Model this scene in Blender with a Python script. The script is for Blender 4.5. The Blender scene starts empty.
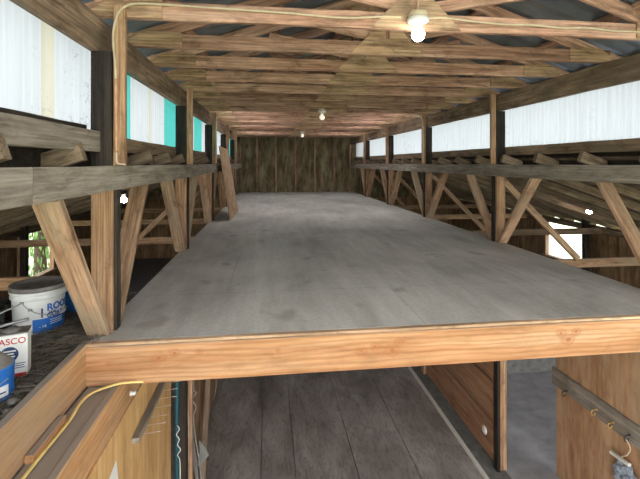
import bpy, bmesh, math, random
from mathutils import Vector, Matrix, Euler
random.seed(7)
C = bpy.context.scene.collection
scn = bpy.context.scene

# ------------------------------------------------------------------ camera, sky, exposure
F_PX, YAW, V0 = 413.35, 0.1244, 163.1
cam_d = bpy.data.cameras.new('camera'); cam = bpy.data.objects.new('camera', cam_d); C.objects.link(cam)
cam.location = (0, 0, 0.95); cam.rotation_euler = (math.pi/2, 0, -YAW)
cam_d.sensor_width = 36; cam_d.lens = 36*F_PX/640; cam_d.shift_y = -(239.5-V0)/640; cam_d.clip_start = 0.02
scn.camera = cam
w = bpy.data.worlds.new('overcast_sky'); scn.world = w; w.use_nodes = True
bg = w.node_tree.nodes['Background']; bg.inputs[0].default_value = (0.965, 0.985, 1.0, 1); bg.inputs[1].default_value = 4.5
scn.view_settings.view_transform = 'Standard'; scn.view_settings.look = 'None'
scn.view_settings.gamma = 1; scn.view_settings.use_curve_mapping = False
scn.view_settings.exposure = 0.32
scn.cycles.max_bounces = 12; scn.cycles.diffuse_bounces = 8; scn.cycles.transmission_bounces = 8
BULB, FARBULB, SHEDBULB = 24.0, 0.55, 70.0

# ------------------------------------------------------------------ materials
def new_mat(name):
    m = bpy.data.materials.new(name); m.use_nodes = True
    nt = m.node_tree; b = nt.nodes['Principled BSDF']
    return m, nt, b
def N(nt, typ, **kw):
    n = nt.nodes.new(typ)
    for k, v in kw.items():
        if hasattr(n, k): setattr(n, k, v)
        else: n.inputs[k].default_value = v
    return n
def ramp(nt, fac, stops):
    r = nt.nodes.new('ShaderNodeValToRGB'); e = r.color_ramp.elements
    while len(e) < len(stops): e.new(0.5)
    for i, (p, c) in enumerate(stops):
        e[i].position = p; e[i].color = (*c, 1) if len(c) == 3 else c
    nt.links.new(fac, r.inputs[0]); return r.outputs[0]
def mixc(nt, fac, a, b, mode='MIX'):
    n = nt.nodes.new('ShaderNodeMix'); n.data_type = 'RGBA'; n.blend_type = mode
    for s, v in ((n.inputs[0], fac), (n.inputs[6], a), (n.inputs[7], b)):
        if hasattr(v, 'links'): nt.links.new(v, s)
        elif isinstance(v, (int, float)): s.default_value = v
        else: s.default_value = (*v, 1)
    return n.outputs[2]
def coords(nt, scale, rnd=True):
    tc = nt.nodes.new('ShaderNodeTexCoord'); out = tc.outputs['Object']
    if rnd:
        oi = nt.nodes.new('ShaderNodeObjectInfo')
        mu = N(nt, 'ShaderNodeMath', operation='MULTIPLY'); mu.inputs[1].default_value = 37.0
        nt.links.new(oi.outputs['Random'], mu.inputs[0])
        ad = N(nt, 'ShaderNodeVectorMath', operation='ADD'); nt.links.new(out, ad.inputs[0]); nt.links.new(mu.outputs[0], ad.inputs[1]); out = ad.outputs[0]
    mp = nt.nodes.new('ShaderNodeMapping'); mp.inputs['Scale'].default_value = scale; nt.links.new(out, mp.inputs[0])
    return mp.outputs[0]
def noise(nt, vec, scale=1, detail=6, rough=.6, dist=0):
    n = nt.nodes.new('ShaderNodeTexNoise'); n.inputs['Scale'].default_value = scale; n.inputs['Detail'].default_value = detail
    n.inputs['Roughness'].default_value = rough; n.inputs['Distortion'].default_value = dist
    nt.links.new(vec, n.inputs['Vector']); return n.outputs['Fac']

KNOTS = [(0.366, 0.032, 0.018), (0.444, 0.053, 0.014), (0.576, 0.051, 0.01), (0.999, 0.034, 0.007), (1.471, 0.002, 0.016), (1.547, 0.025, 0.014), (1.647, -0.003, 0.02), (1.689, 0.041, 0.013), (2.7, 0.041, 0.016), (2.746, 0.002, 0.02), (2.8, 0.049, 0.014), (0.111, 0.013, 0.008)]
def wood(name, dark, mid, light, axis=0, grain=14, knots=.6, dust=0.0, dustcol=(.23,.21,.18), blotch=None, rough=.8, var=.3, rings=0.0, ctr=1.0, spots=None):
    m, nt, b = new_mat(name)
    def sc(a, o): s = [o, o, o]; s[axis] = a; return tuple(s)
    g = noise(nt, coords(nt, sc(.9, grain)), 1, 7, .62, .35)
    col = ramp(nt, g, [(.28, dark), (.5, mid), (.72, light)])
    mot = noise(nt, coords(nt, sc(3, 9)), 1.3, 6, .7, .6)
    col = mixc(nt, ctr, col, ramp(nt, mot, [(.32, (.50,.48,.46)), (.5, (1,1,1)), (.7, (1.25,1.24,1.22))]), 'MULTIPLY')
    fine = noise(nt, coords(nt, sc(2.5, grain*7)), 1, 3, .6)
    fr = ramp(nt, fine, [(.3, (.52,.51,.50)), (.62, (1.14,1.14,1.14))])
    col = mixc(nt, ctr, col, fr, 'MULTIPLY')
    if rings:
        wv = nt.nodes.new('ShaderNodeTexWave'); wv.wave_type = 'BANDS'; wv.bands_direction = 'Z' if axis != 2 else 'X'
        wv.inputs['Scale'].default_value = 5; wv.inputs['Distortion'].default_value = 7; wv.inputs['Detail'].default_value = 2; wv.inputs['Detail Scale'].default_value = .8
        nt.links.new(coords(nt, sc(.45, 2.2)), wv.inputs['Vector'])
        rr = ramp(nt, wv.outputs['Fac'], [(.0, (.80,.72,.62)), (.5, (1,1,1)), (1, (1.08,1.06,1.02))])
        col = mixc(nt, rings, col, rr, 'MULTIPLY')
    if knots:
        v = nt.nodes.new('ShaderNodeTexVoronoi'); v.inputs['Scale'].default_value = 1
        nt.links.new(coords(nt, sc(1.6, 5.5)), v.inputs['Vector'])
        kn = ramp(nt, v.outputs['Distance'], [(.05, (1,1,1)), (.16, (0,0,0))])
        kf = N(nt, 'ShaderNodeMath', operation='MULTIPLY'); kf.inputs[1].default_value = knots; nt.links.new(kn, kf.inputs[0])
        col = mixc(nt, kf.outputs[0], col, tuple(x*.45 for x in dark))
    if blotch:
        bl = noise(nt, coords(nt, sc(1.1, 3)), 1.6, 4, .6)
        bf = ramp(nt, bl, [(.48, (0,0,0)), (.68, (.75,.75,.75))])
        col = mixc(nt, bf, col, blotch)
    if spots:      # individual knots with flared dark grain round them
        tc = nt.nodes.new('ShaderNodeTexCoord')
        wob = nt.nodes.new('ShaderNodeTexNoise'); wob.inputs['Scale'].default_value = 28; nt.links.new(tc.outputs['Object'], wob.inputs['Vector'])
        for x, z, r in spots:
            mp = nt.nodes.new('ShaderNodeMapping'); mp.vector_type = 'POINT'; mp.inputs['Location'].default_value = (-x, 0, -z*1.3); mp.inputs['Scale'].default_value = (1, 0, 1.3)
            nt.links.new(tc.outputs['Object'], mp.inputs[0])
            ln = N(nt, 'ShaderNodeVectorMath', operation='LENGTH'); nt.links.new(mp.outputs[0], ln.inputs[0])
            dv = N(nt, 'ShaderNodeMath', operation='DIVIDE'); nt.links.new(ln.outputs['Value'], dv.inputs[0]); dv.inputs[1].default_value = r*4
            ad = N(nt, 'ShaderNodeMath', operation='MULTIPLY_ADD'); nt.links.new(wob.outputs['Fac'], ad.inputs[0]); ad.inputs[1].default_value = .5; nt.links.new(dv.outputs[0], ad.inputs[2])
            kf = ramp(nt, ad.outputs[0], [(.30, (.85,.85,.85)), (.42, (.55,.55,.55)), (.50, (.18,.18,.18)), (.66, (.42,.42,.42)), (1.0, (0,0,0))])
            col = mixc(nt, kf, col, (.30,.105,.04))
    oi = nt.nodes.new('ShaderNodeObjectInfo')
    mr = N(nt, 'ShaderNodeMapRange'); mr.inputs['To Min'].default_value = 1-var*.6; mr.inputs['To Max'].default_value = 1+var*.4
    nt.links.new(oi.outputs['Random'], mr.inputs['Value'])
    hs = nt.nodes.new('ShaderNodeHueSaturation'); nt.links.new(col, hs.inputs['Color']); nt.links.new(mr.outputs[0], hs.inputs['Value']); col = hs.outputs[0]
    if dust:       # settled dust lies on faces that look up
        ge = nt.nodes.new('ShaderNodeNewGeometry'); sx = nt.nodes.new('ShaderNodeSeparateXYZ'); nt.links.new(ge.outputs['Normal'], sx.inputs[0])
        df = ramp(nt, sx.outputs['Z'], [(.55, (0,0,0)), (.9, (dust,)*3)])
        col = mixc(nt, df, col, dustcol)
    nt.links.new(col, b.inputs['Base Color']); b.inputs['Roughness'].default_value = rough
    b.inputs['Specular IOR Level'].default_value = .25
    bp = nt.nodes.new('ShaderNodeBump'); bp.inputs['Strength'].default_value = .35; bp.inputs['Distance'].default_value = .004
    nt.links.new(fine, bp.inputs['Height']); nt.links.new(bp.outputs[0], b.inputs['Normal'])
    return m
def plain(name, col, rough=.6, metal=0, var=.15, scale=18):
    m, nt, b = new_mat(name)
    n = noise(nt, coords(nt, (1,1,1)), scale, 5)
    c = ramp(nt, n, [(.3, tuple(x*(1-var) for x in col)), (.7, tuple(min(1, x*(1+var)) for x in col))])
    nt.links.new(c, b.inputs['Base Color']); b.inputs['Roughness'].default_value = rough; b.inputs['Metallic'].default_value = metal
    return m
def glow(name, col, strength):
    m, nt, b = new_mat(name)
    n = noise(nt, coords(nt, (1,1,1)), 2, 1)
    c = ramp(nt, n, [(0, col), (1, col)]); nt.links.new(c, b.inputs['Base Color'])
    b.inputs['Emission Color'].default_value = (*col, 1); b.inputs['Emission Strength'].default_value = strength
    return m
def glazing(name, col, speck):
    m, nt, b = new_mat(name); nt.nodes.remove(b)
    out = [n for n in nt.nodes if n.type == 'OUTPUT_MATERIAL'][0]
    st = noise(nt, coords(nt, (1, 22, 1.2)), 1.2, 4, .6)
    c = ramp(nt, st, [(.3, tuple(x*.90 for x in col)), (.65, col)])
    sp = noise(nt, coords(nt, (1, 1, 1)), 42, 4, .7); sp2 = noise(nt, coords(nt, (1, 1, .6)), 3, 3)
    mu = N(nt, 'ShaderNodeMath', operation='MULTIPLY'); nt.links.new(sp, mu.inputs[0]); nt.links.new(sp2, mu.inputs[1])
    sf = ramp(nt, mu.outputs[0], [(.33, (0,0,0)), (.40, (.55,.55,.55))])
    c = mixc(nt, sf, c, speck)
    t = nt.nodes.new('ShaderNodeBsdfTranslucent'); d = nt.nodes.new('ShaderNodeBsdfDiffuse'); mx = nt.nodes.new('ShaderNodeMixShader')
    mx.inputs[0].default_value = .25
    nt.links.new(c, t.inputs[0]); nt.links.new(c, d.inputs[0]); nt.links.new(t.outputs[0], mx.inputs[1]); nt.links.new(d.outputs[0], mx.inputs[2]); nt.links.new(mx.outputs[0], out.inputs[0])
    return m

M = {}
M['beam']   = wood('orange_fir', (.33,.148,.066), (.425,.22,.108), (.51,.315,.183), 0, 10, .0, .75, (.25,.22,.185), var=.08, rings=.7, ctr=.35, spots=KNOTS)
M['rim']    = wood('fir_rim', (.36,.175,.075), (.46,.255,.125), (.55,.36,.21), 0, 10, .4, .9, (.24,.21,.18), (.36,.25,.16), var=.1, rings=.5, ctr=.5)
M['grey']   = wood('weathered_grey', (.18,.145,.112), (.275,.232,.19), (.38,.335,.285), 0, 14, .35, .5, (.24,.22,.19), var=.2, ctr=.75)
M['brace']  = wood('pale_brace_wood', (.27,.145,.082), (.41,.25,.155), (.53,.37,.25), 0, 11, .55, .3, var=.3, blotch=(.33,.26,.18))
M['post']   = wood('brown_post_wood', (.25,.13,.07), (.40,.235,.135), (.50,.33,.20), 0, 12, .5, 0, var=.25)
M['dark']   = wood('dark_stained_wood', (.018,.014,.011), (.035,.027,.021), (.07,.055,.043), 0, 14, .2, .4, var=.3)
M['plate']  = wood('plate_wood', (.13,.085,.055), (.25,.172,.115), (.36,.265,.185), 0, 10, .45, .4, var=.15, blotch=(.16,.125,.09))
M['truss']  = wood('truss_wood', (.27,.135,.09), (.45,.26,.18), (.60,.40,.295), 0, 12, .55, .3, var=.35)
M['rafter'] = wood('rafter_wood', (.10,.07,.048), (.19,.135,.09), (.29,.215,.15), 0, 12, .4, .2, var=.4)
M['ply']    = wood('gusset_plywood', (.30,.18,.11), (.46,.30,.19), (.58,.42,.28), 0, 9, .25, 0, var=.2, rings=.5)
M['plyw']   = wood('wall_plywood', (.40,.22,.085), (.53,.31,.13), (.62,.39,.18), 2, 6, .35, 0, var=.1, ctr=.45)
M['door']   = wood('partition_plywood', (.27,.135,.065), (.43,.235,.125), (.55,.35,.205), 2, 3.5, .4, 0, var=.1, blotch=(.52,.36,.23), ctr=.5)
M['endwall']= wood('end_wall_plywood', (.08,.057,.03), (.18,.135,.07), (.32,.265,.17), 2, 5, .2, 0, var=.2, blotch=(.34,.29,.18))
M['shedwall'] = wood('shed_wall_wood', (.13,.075,.04), (.24,.145,.075), (.33,.21,.115), 2, 7, .2, 0, var=.2)
M['redboard'] = wood('reddish_board', (.19,.09,.05), (.33,.175,.10), (.44,.26,.16), 0, 12, .5, .4, var=.2, ctr=.5)
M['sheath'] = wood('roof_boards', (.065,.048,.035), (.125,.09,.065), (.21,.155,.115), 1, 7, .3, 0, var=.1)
M['white']  = plain('white_porcelain', (.72,.70,.66), .35, var=.06)
M['bulb']   = glow('lit_bulb', (1, .93, .82), BULB)
M['bulbfar'] = glow('dim_bulb', (1, .9, .75), FARBULB)
M['bulbshed'] = glow('shed_bulb', (1, .93, .82), SHEDBULB)
M['blackmetal'] = plain('black_metal', (.02,.02,.02), .5)
M['steel']  = plain('dull_steel', (.34,.34,.34), .45, .6)
M['copper'] = plain('copper_pipe', (.50,.28,.15), .5, .2, .2)
M['cable']  = plain('cream_cable', (.55,.45,.30), .6)
M['yellow'] = plain('yellow_cable', (.72,.55,.20), .55)
M['pailwhite'] = plain('white_plastic', (.68,.68,.66), .45, var=.08, scale=9)
M['blue']   = plain('blue_print', (.015,.12,.42), .45)
M['bluebin'] = plain('blue_plastic', (.012,.10,.30), .5)
M['darkblue'] = plain('dark_blue_print', (.01,.035,.12), .5)
M['red']    = plain('red_print', (.42,.03,.03), .5)
M['lidgrey'] = plain('dusty_lid', (.17,.155,.14), .9, var=.35)
M['dust']   = plain('dust', (.14,.128,.115), .95, var=.3, scale=30)
M['straw']  = plain('straw', (.105,.088,.066), .9, var=.5, scale=3)
M['teal']   = plain('teal_hose', (.012,.085,.11), .5)
M['brass']  = plain('brass', (.75,.48,.12), .35, .7)
M['web']    = plain('dusty_web', (.20,.19,.175), .95)
M['concrete'] = plain('concrete', (.38,.38,.40), .9, var=.22, scale=5)
M['block']  = plain('concrete_block', (.17,.165,.155), .95, var=.3, scale=12)
M['leaf']   = plain('leaf', (.10,.20,.045), .7, var=.5, scale=2)
M['bark']   = plain('bark', (.09,.065,.045), .9, var=.4)
M['grass']  = plain('pale_grass', (.50,.55,.36), .95, var=.25, scale=1.5)
M['cloth']  = plain('grey_cloth', (.25,.28,.33), .9, var=.6, scale=45)
M['nail']   = plain('nail_steel', (.55,.45,.38), .4, .5)
M['glassw'] = glazing('white_fibreglass', (.345,.362,.378), (.16,.17,.185))
M['glassy'] = glazing('cream_fibreglass', (.35,.335,.275), (.24,.22,.18))
M['glasst'] = glazing('teal_fibreglass', (.055,.29,.265), (.05,.18,.17))

M['glassk'] = glazing('added_skylight_sheet', (.95,.95,.94), (.5,.5,.5))  # for the added roof sheets that let extra daylight in
def deck_material():
    m, nt, b = new_mat('dusty_plywood_deck')
    big = noise(nt, coords(nt, (.55, .30, 1), False), 2.2, 5, .6, .4)
    col = ramp(nt, big, [(.3, (.31,.29,.262)), (.5, (.45,.425,.39)), (.7, (.56,.535,.495))])
    fine = noise(nt, coords(nt, (1, 1, 1), False), 40, 6, .7)
    col = mixc(nt, 1, col, ramp(nt, fine, [(.3, (.86,.86,.86)), (.7, (1.08,1.08,1.08))]), 'MULTIPLY')
    strk = noise(nt, coords(nt, (7, .8, 1), False), 1.5, 5, .6)
    col = mixc(nt, 1, col, ramp(nt, strk, [(.35, (.9,.89,.87)), (.65, (1.06,1.06,1.06))]), 'MULTIPLY')
    v = nt.nodes.new('ShaderNodeTexNoise'); v.inputs['Scale'].default_value = 3.4; v.inputs['Detail'].default_value = 2
    nt.links.new(coords(nt, (1, .8, 1), False), v.inputs['Vector'])
    sp = ramp(nt, v.outputs['Fac'], [(.64, (0,0,0)), (.72, (.6,.6,.6))])
    col = mixc(nt, sp, col, (.24,.215,.185))
    br = nt.nodes.new('ShaderNodeTexBrick'); br.inputs['Scale'].default_value = 1; br.inputs['Brick Width'].default_value = 2.44; br.inputs['Row Height'].default_value = 1.22
    br.inputs['Mortar Size'].default_value = .006; br.inputs['Color1'].default_value = br.inputs['Color2'].default_value = (1,1,1,1); br.inputs['Mortar'].default_value = (.62,.60,.57,1)
    nt.links.new(coords(nt, (1, 1, 1), False), br.inputs['Vector']); col = mixc(nt, .4, col, br.outputs['Color'], 'MULTIPLY')
    nt.links.new(col, b.inputs['Base Color']); b.inputs['Roughness'].default_value = .75; b.inputs['Specular IOR Level'].default_value = .3
    bp = nt.nodes.new('ShaderNodeBump'); bp.inputs['Strength'].default_value = .2; bp.inputs['Distance'].default_value = .003
    nt.links.new(fine, bp.inputs['Height']); nt.links.new(bp.outputs[0], b.inputs['Normal'])
    return m
M['deck'] = deck_material()
def floor_material():
    m, nt, b = new_mat('worn_aisle_boards')
    big = noise(nt, coords(nt, (1.2, .5, 1), False), 2.0, 6, .65, .5)
    col = ramp(nt, big, [(.3, (.17,.146,.133)), (.52, (.32,.285,.265)), (.72, (.47,.435,.41))])
    sc = noise(nt, coords(nt, (12, 3, 1), False), 2.5, 6, .7, 1.2)
    col = mixc(nt, 1, col, ramp(nt, sc, [(.34, (.62,.60,.58)), (.5, (1,1,1)), (.7, (1.15,1.15,1.15))]), 'MULTIPLY')
    nt.links.new(col, b.inputs['Base Color']); b.inputs['Roughness'].default_value = .6
    return m
M['aisle'] = floor_material()
def metal_roof():
    m, nt, b = new_mat('galvanised_roof')
    n = noise(nt, coords(nt, (1, 1, 1), False), 3, 6)
    c = ramp(nt, n, [(.3, (.13,.15,.17)), (.7, (.26,.29,.32))])
    nt.links.new(c, b.inputs['Base Color']); b.inputs['Metallic'].default_value = .5; b.inputs['Roughness'].default_value = .5
    return m
M['roof'] = metal_roof()

# ------------------------------------------------------------------ object helpers
def W(o):
    m = o.matrix_basis.copy()
    return W(o.parent) @ m if o.parent else m
def link(name, me, mat, mw=Matrix(), parent=None):
    o = bpy.data.objects.new(name, me); C.objects.link(o)
    if me is not None and mat is not None and not me.materials: me.materials.append(mat)
    if parent is not None:
        o.parent = parent; o.matrix_basis = W(parent).inverted() @ mw
    else: o.matrix_basis = mw
    return o
def tag(o, label=None, cat=None, group=None, kind=None):
    if label: o['label'] = label
    if cat: o['category'] = cat
    if group: o['group'] = group
    if kind: o['kind'] = kind
    return o
def empty(name, loc, label, cat, group=None, rz=0):
    o = bpy.data.objects.new(name, None); C.objects.link(o); o.empty_display_size = .05
    o.matrix_basis = Matrix.Translation(loc) @ Matrix.Rotation(rz, 4, 'Z')
    return tag(o, label, cat, group)
def dup(root, mw, label=None):
    r = root.copy(); C.objects.link(r); r.matrix_basis = mw
    if label: r['label'] = label
    for ch in list(root.children):
        c = ch.copy(); C.objects.link(c); c.parent = r
        for g in list(ch.children):
            d = g.copy(); C.objects.link(d); d.parent = c
    return r
def mesh(name, bm, smooth=False):
    me = bpy.data.meshes.new(name); bmesh.ops.recalc_face_normals(bm, faces=bm.faces); bm.to_mesh(me); bm.free()
    if smooth:
        for p in me.polygons: p.use_smooth = True
    return me
def add_box(bm, x0, x1, y0, y1, z0, z1):
    vs = [bm.verts.new((x, y, z)) for x in (x0, x1) for y in (y0, y1) for z in (z0, z1)]
    for f in ((0,1,3,2),(4,6,7,5),(0,4,5,1),(2,3,7,6),(0,2,6,4),(1,5,7,3)): bm.faces.new([vs[i] for i in f])
def box(name, x0, x1, y0, y1, z0, z1, mat, parent=None, bevel=.003):
    c = Vector(((x0+x1)/2, (y0+y1)/2, z0)); bm = bmesh.new()
    add_box(bm, x0-c.x, x1-c.x, y0-c.y, y1-c.y, 0, z1-z0)
    if bevel: bmesh.ops.bevel(bm, geom=bm.edges[:], offset=bevel, segments=1, affect='EDGES')
    return link(name, mesh(name, bm), mat, Matrix.Translation(c), parent)
def beam_mesh(name, L, w, h, jit=.0018, seed=0, segs=None, chip=.004):
    """board along local X from 0 to L, w thick in Y, h in Z, softly chamfered, a little crooked like old sawn lumber"""
    rnd = random.Random(seed); n = segs or max(3, int(L/.25)); bm = bmesh.new(); c = min(chip, w*.2, h*.2)
    prof = [(-w/2+c,-h/2),(w/2-c,-h/2),(w/2,-h/2+c),(w/2,h/2-c),(w/2-c,h/2),(-w/2+c,h/2),(-w/2,h/2-c),(-w/2,-h/2+c)]
    rings = []
    for i in range(n+1):
        dy, dz = (rnd.uniform(-jit, jit), rnd.uniform(-jit, jit)) if 0 < i < n else (0, 0)
        rings.append([bm.verts.new((L*i/n, y+dy+rnd.uniform(-jit, jit)*.4, z+dz+rnd.uniform(-jit, jit)*.4)) for y, z in prof])
    for a, b in zip(rings, rings[1:]):
        for k in range(8): bm.faces.new((a[k], a[(k+1)%8], b[(k+1)%8], b[k]))
    bm.faces.new(rings[0][::-1]); bm.faces.new(rings[-1])
    return mesh(name, bm)
SEED = [100]
def frame(p0, p1, up):
    x = (Vector(p1)-Vector(p0)).normalized(); u = Vector(up); z = (u - x*u.dot(x)).normalized(); y = z.cross(x)
    m = Matrix((x, y, z)).transposed().to_4x4(); m.translation = Vector(p0); return m
def beam(name, p0, p1, w, h, mat, up=(0,0,1), parent=None, label=None, cat=None, group=None, jit=.0018, chip=.004):
    SEED[0] += 1; L = (Vector(p1)-Vector(p0)).length
    o = link(name, beam_mesh(name, L, w, h, jit, SEED[0], chip=chip), mat, frame(p0, p1, up), parent)
    return tag(o, label, cat, group)
def lathe_mesh(name, prof, n=32):
    bm = bmesh.new(); rings = []
    for r, z in prof:
        rings.append([bm.verts.new((r*math.cos(2*math.pi*k/n), r*math.sin(2*math.pi*k/n), z)) for k in range(n)] if r > 1e-5 else [bm.verts.new((0, 0, z))])
    for a, b in zip(rings, rings[1:]):
        for k in range(n):
            q = (k+1) % n
            if len(a) == 1 and len(b) == 1: continue
            if len(a) == 1: bm.faces.new((a[0], b[q], b[k]))
            elif len(b) == 1: bm.faces.new((a[k], a[q], b[0]))
            else: bm.faces.new((a[k], a[q], b[q], b[k]))
    return mesh(name, bm, True)
def lathe(name, prof, loc, mat, parent=None, n=32, rot=None):
    mw = Matrix.Translation(loc)
    if rot: mw = mw @ Euler(rot).to_matrix().to_4x4()
    return link(name, lathe_mesh(name, prof, n), mat, mw, parent)
def smooth_path(pts, k=6):
    pts = [Vector(p) for p in pts]; out = []
    for i in range(len(pts)-1):
        p0 = pts[max(i-1, 0)]; p1 = pts[i]; p2 = pts[i+1]; p3 = pts[min(i+2, len(pts)-1)]
        for j in range(k):
            t = j/k
            out.append(.5*((2*p1)+(p2-p0)*t+(2*p0-5*p1+4*p2-p3)*t*t+(3*p1-p0-3*p2+p3)*t**3))
    out.append(pts[-1]); return out
def tube(name, pts, r, mat, parent=None, n=8, k=6, flat=1.0):
    P = smooth_path(pts, k); base = P[0].copy(); bm = bmesh.new(); rings = []; prev = None
    for i, p in enumerate(P):
        t = (P[min(i+1, len(P)-1)]-P[max(i-1, 0)]).normalized()
        a = prev if prev else (Vector((0,0,1)) if abs(t.z) < .9 else Vector((1,0,0)))
        u = (a - t*a.dot(t)).normalized(); prev = u; v = t.cross(u)
        rings.append([bm.verts.new(p-base+(u*math.cos(2*math.pi*q/n)*r*flat+v*math.sin(2*math.pi*q/n)*r)) for q in range(n)])
    for a, b in zip(rings, rings[1:]):
        for q in range(n): bm.faces.new((a[q], a[(q+1)%n], b[(q+1)%n], b[q]))
    bm.faces.new(rings[0][::-1]); bm.faces.new(rings[-1])
    return link(name, mesh(name, bm, True), mat, Matrix.Translation(base), parent)
def prism(name, pts, thick, mat, mw=Matrix(), parent=None):
    """flat outline in local XZ, given thickness along local Y (0..thick)"""
    bm = bmesh.new(); a = [bm.verts.new((x, 0, z)) for x, z in pts]; b = [bm.verts.new((x, thick, z)) for x, z in pts]; n = len(pts)
    bm.faces.new(a); bm.faces.new(b[::-1])
    for i in range(n): bm.faces.new((a[i], b[i], b[(i+1)%n], a[(i+1)%n]))
    return link(name, mesh(name, bm), mat, mw, parent)
def text_mesh(s, size, ext=.0006, bold=0):
    cu = bpy.data.curves.new('lettering', 'FONT'); cu.body = s; cu.size = size; cu.extrude = ext; cu.offset = bold; cu.align_x = 'LEFT'
    o = bpy.data.objects.new('lettering', cu); C.objects.link(o)
    dg = bpy.context.evaluated_depsgraph_get(); me = bpy.data.meshes.new_from_object(o.evaluated_get(dg))
    bpy.data.objects.remove(o); bpy.data.curves.remove(cu); me.name = 'lettering'; return me
ORD = ['nearest', 'second', 'third', 'fourth', 'fifth', 'sixth', 'seventh', 'eighth', 'ninth', 'tenth', 'eleventh', 'twelfth', 'thirteenth', 'fourteenth',
       'fifteenth', 'sixteenth', 'seventeenth', 'eighteenth', 'nineteenth', 'twentieth', 'twenty-first', 'twenty-second', 'twenty-third', 'twenty-fourth', 'twenty-fifth']
def ordi(i): return ORD[i]

# ------------------------------------------------------------------ the place: dimensions
XL, XR, YF, YW, ZF = -0.945, 2.79, 2.335, 13.6, -2.05
PY = [2.45, 4.68, 6.93, 9.17, 11.40]                 # post rows
OUT = 3.55                                           # shed width
SL = .34                                             # shed roof slope

# ------------------------------------------------------------------ large structure
tag(box('loft_floor', XL, XR, YF+.002, YW, -.02, 0, M['deck'], bevel=0), kind='structure')
def floor_boards():
    bm = bmesh.new(); xs = [-.67, -.07, .26, .86, 1.445, 2.05]
    for a, b in zip(xs, xs[1:]): add_box(bm, a+.004, b-.004, -1, YW, 0, .02)
    add_box(bm, xs[0]-.1, xs[-1], -1, YW, -.01, .004)
    return link('floor', mesh('floor', bm), M['aisle'], Matrix.Translation((0, 0, ZF-.02)))
tag(floor_boards(), kind='structure')
tag(box('floor_concrete', 2.30, XR+OUT+.05, -1, YW, ZF-.06, ZF-.001, M['concrete'], bevel=0), kind='structure')
tag(box('floor_gutter', 2.05, 2.299, -1, YW, ZF-.06, ZF-.003, M['block'], bevel=0), kind='structure')
tag(box('floor_earth', XL-OUT-.05, -.77, -1, YW, ZF-.06, ZF-.001, M['block'], bevel=0), kind='structure')
tag(box('trim_1', 2.035, 2.068, 1.0, YW, ZF-.001, ZF+.03, M['white'], bevel=.002), kind='structure')
tag(box('ground', -40, 40, -30, 60, ZF-.3, ZF-.07, M['grass'], bevel=0), kind='structure')

# end wall of the loft: plywood with studs
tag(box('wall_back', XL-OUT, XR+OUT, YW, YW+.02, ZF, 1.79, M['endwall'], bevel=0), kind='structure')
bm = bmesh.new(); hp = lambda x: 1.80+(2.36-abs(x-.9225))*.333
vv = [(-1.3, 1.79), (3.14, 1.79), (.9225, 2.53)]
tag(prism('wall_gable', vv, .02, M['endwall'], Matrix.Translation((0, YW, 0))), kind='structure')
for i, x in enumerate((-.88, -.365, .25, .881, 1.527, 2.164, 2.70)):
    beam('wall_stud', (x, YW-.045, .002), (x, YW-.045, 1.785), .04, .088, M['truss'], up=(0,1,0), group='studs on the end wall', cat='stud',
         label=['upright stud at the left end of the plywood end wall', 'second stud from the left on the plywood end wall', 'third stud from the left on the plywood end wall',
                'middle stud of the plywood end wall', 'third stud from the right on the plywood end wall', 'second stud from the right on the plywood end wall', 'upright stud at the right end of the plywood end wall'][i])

# main roof: corrugated metal on purlins
ZR0, RS = 1.918, .333         # underside height of the metal above the plate line, slope
ADDED_SKYLIGHTS = [(-2.2, -1.0), (-.2, 1.8), (6.9, 8.6), (9.0, 10.1), (10.9, 12.2)]     # translucent roof sheets added out of view to brighten the loft floor
def roof_piece(name, sign, y0, y1, d0, d1, mat):
    bm = bmesh.new(); n = int((y1-y0)/.05); rows = []
    for i in range(n+1):
        y = y0+(y1-y0)*i/n; d = .011*math.cos(y/.05*math.pi/2)
        rows.append([bm.verts.new((.9225+sign*q, y, ZR0+(1.88-q)*RS+d)) for q in (d0, d1)])
    for a, b in zip(rows, rows[1:]): bm.faces.new((a[0], a[1], b[1], b[0]))
    if mat != M['glassk']:
        g = bmesh.ops.extrude_face_region(bm, geom=bm.faces[:])
        for v in [e for e in g['geom'] if isinstance(e, bmesh.types.BMVert)]: v.co.z += .004
    return tag(link(name, mesh('roof', bm), mat), kind='structure')
wnum = 3
for sgn in (-1, 1):
    roof_piece('ceiling', sgn, -2.6, 14.0, 0, .70, M['roof']); roof_piece('ceiling', sgn, -2.6, 14.0, 1.75, 2.2, M['roof'])
    cuts = [-2.6]+[q for ab in ADDED_SKYLIGHTS for q in ab]+[14.0]
    for k, (a, b) in enumerate(zip(cuts, cuts[1:])):
        if k % 2: roof_piece('window_%d' % wnum, sgn, a, b, .70, 1.75, M['glassk']); wnum += 1  # added unseen skylight, numbered along with the real windows
        else: roof_piece('ceiling', sgn, a, b, .70, 1.75, M['roof'])

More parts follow.
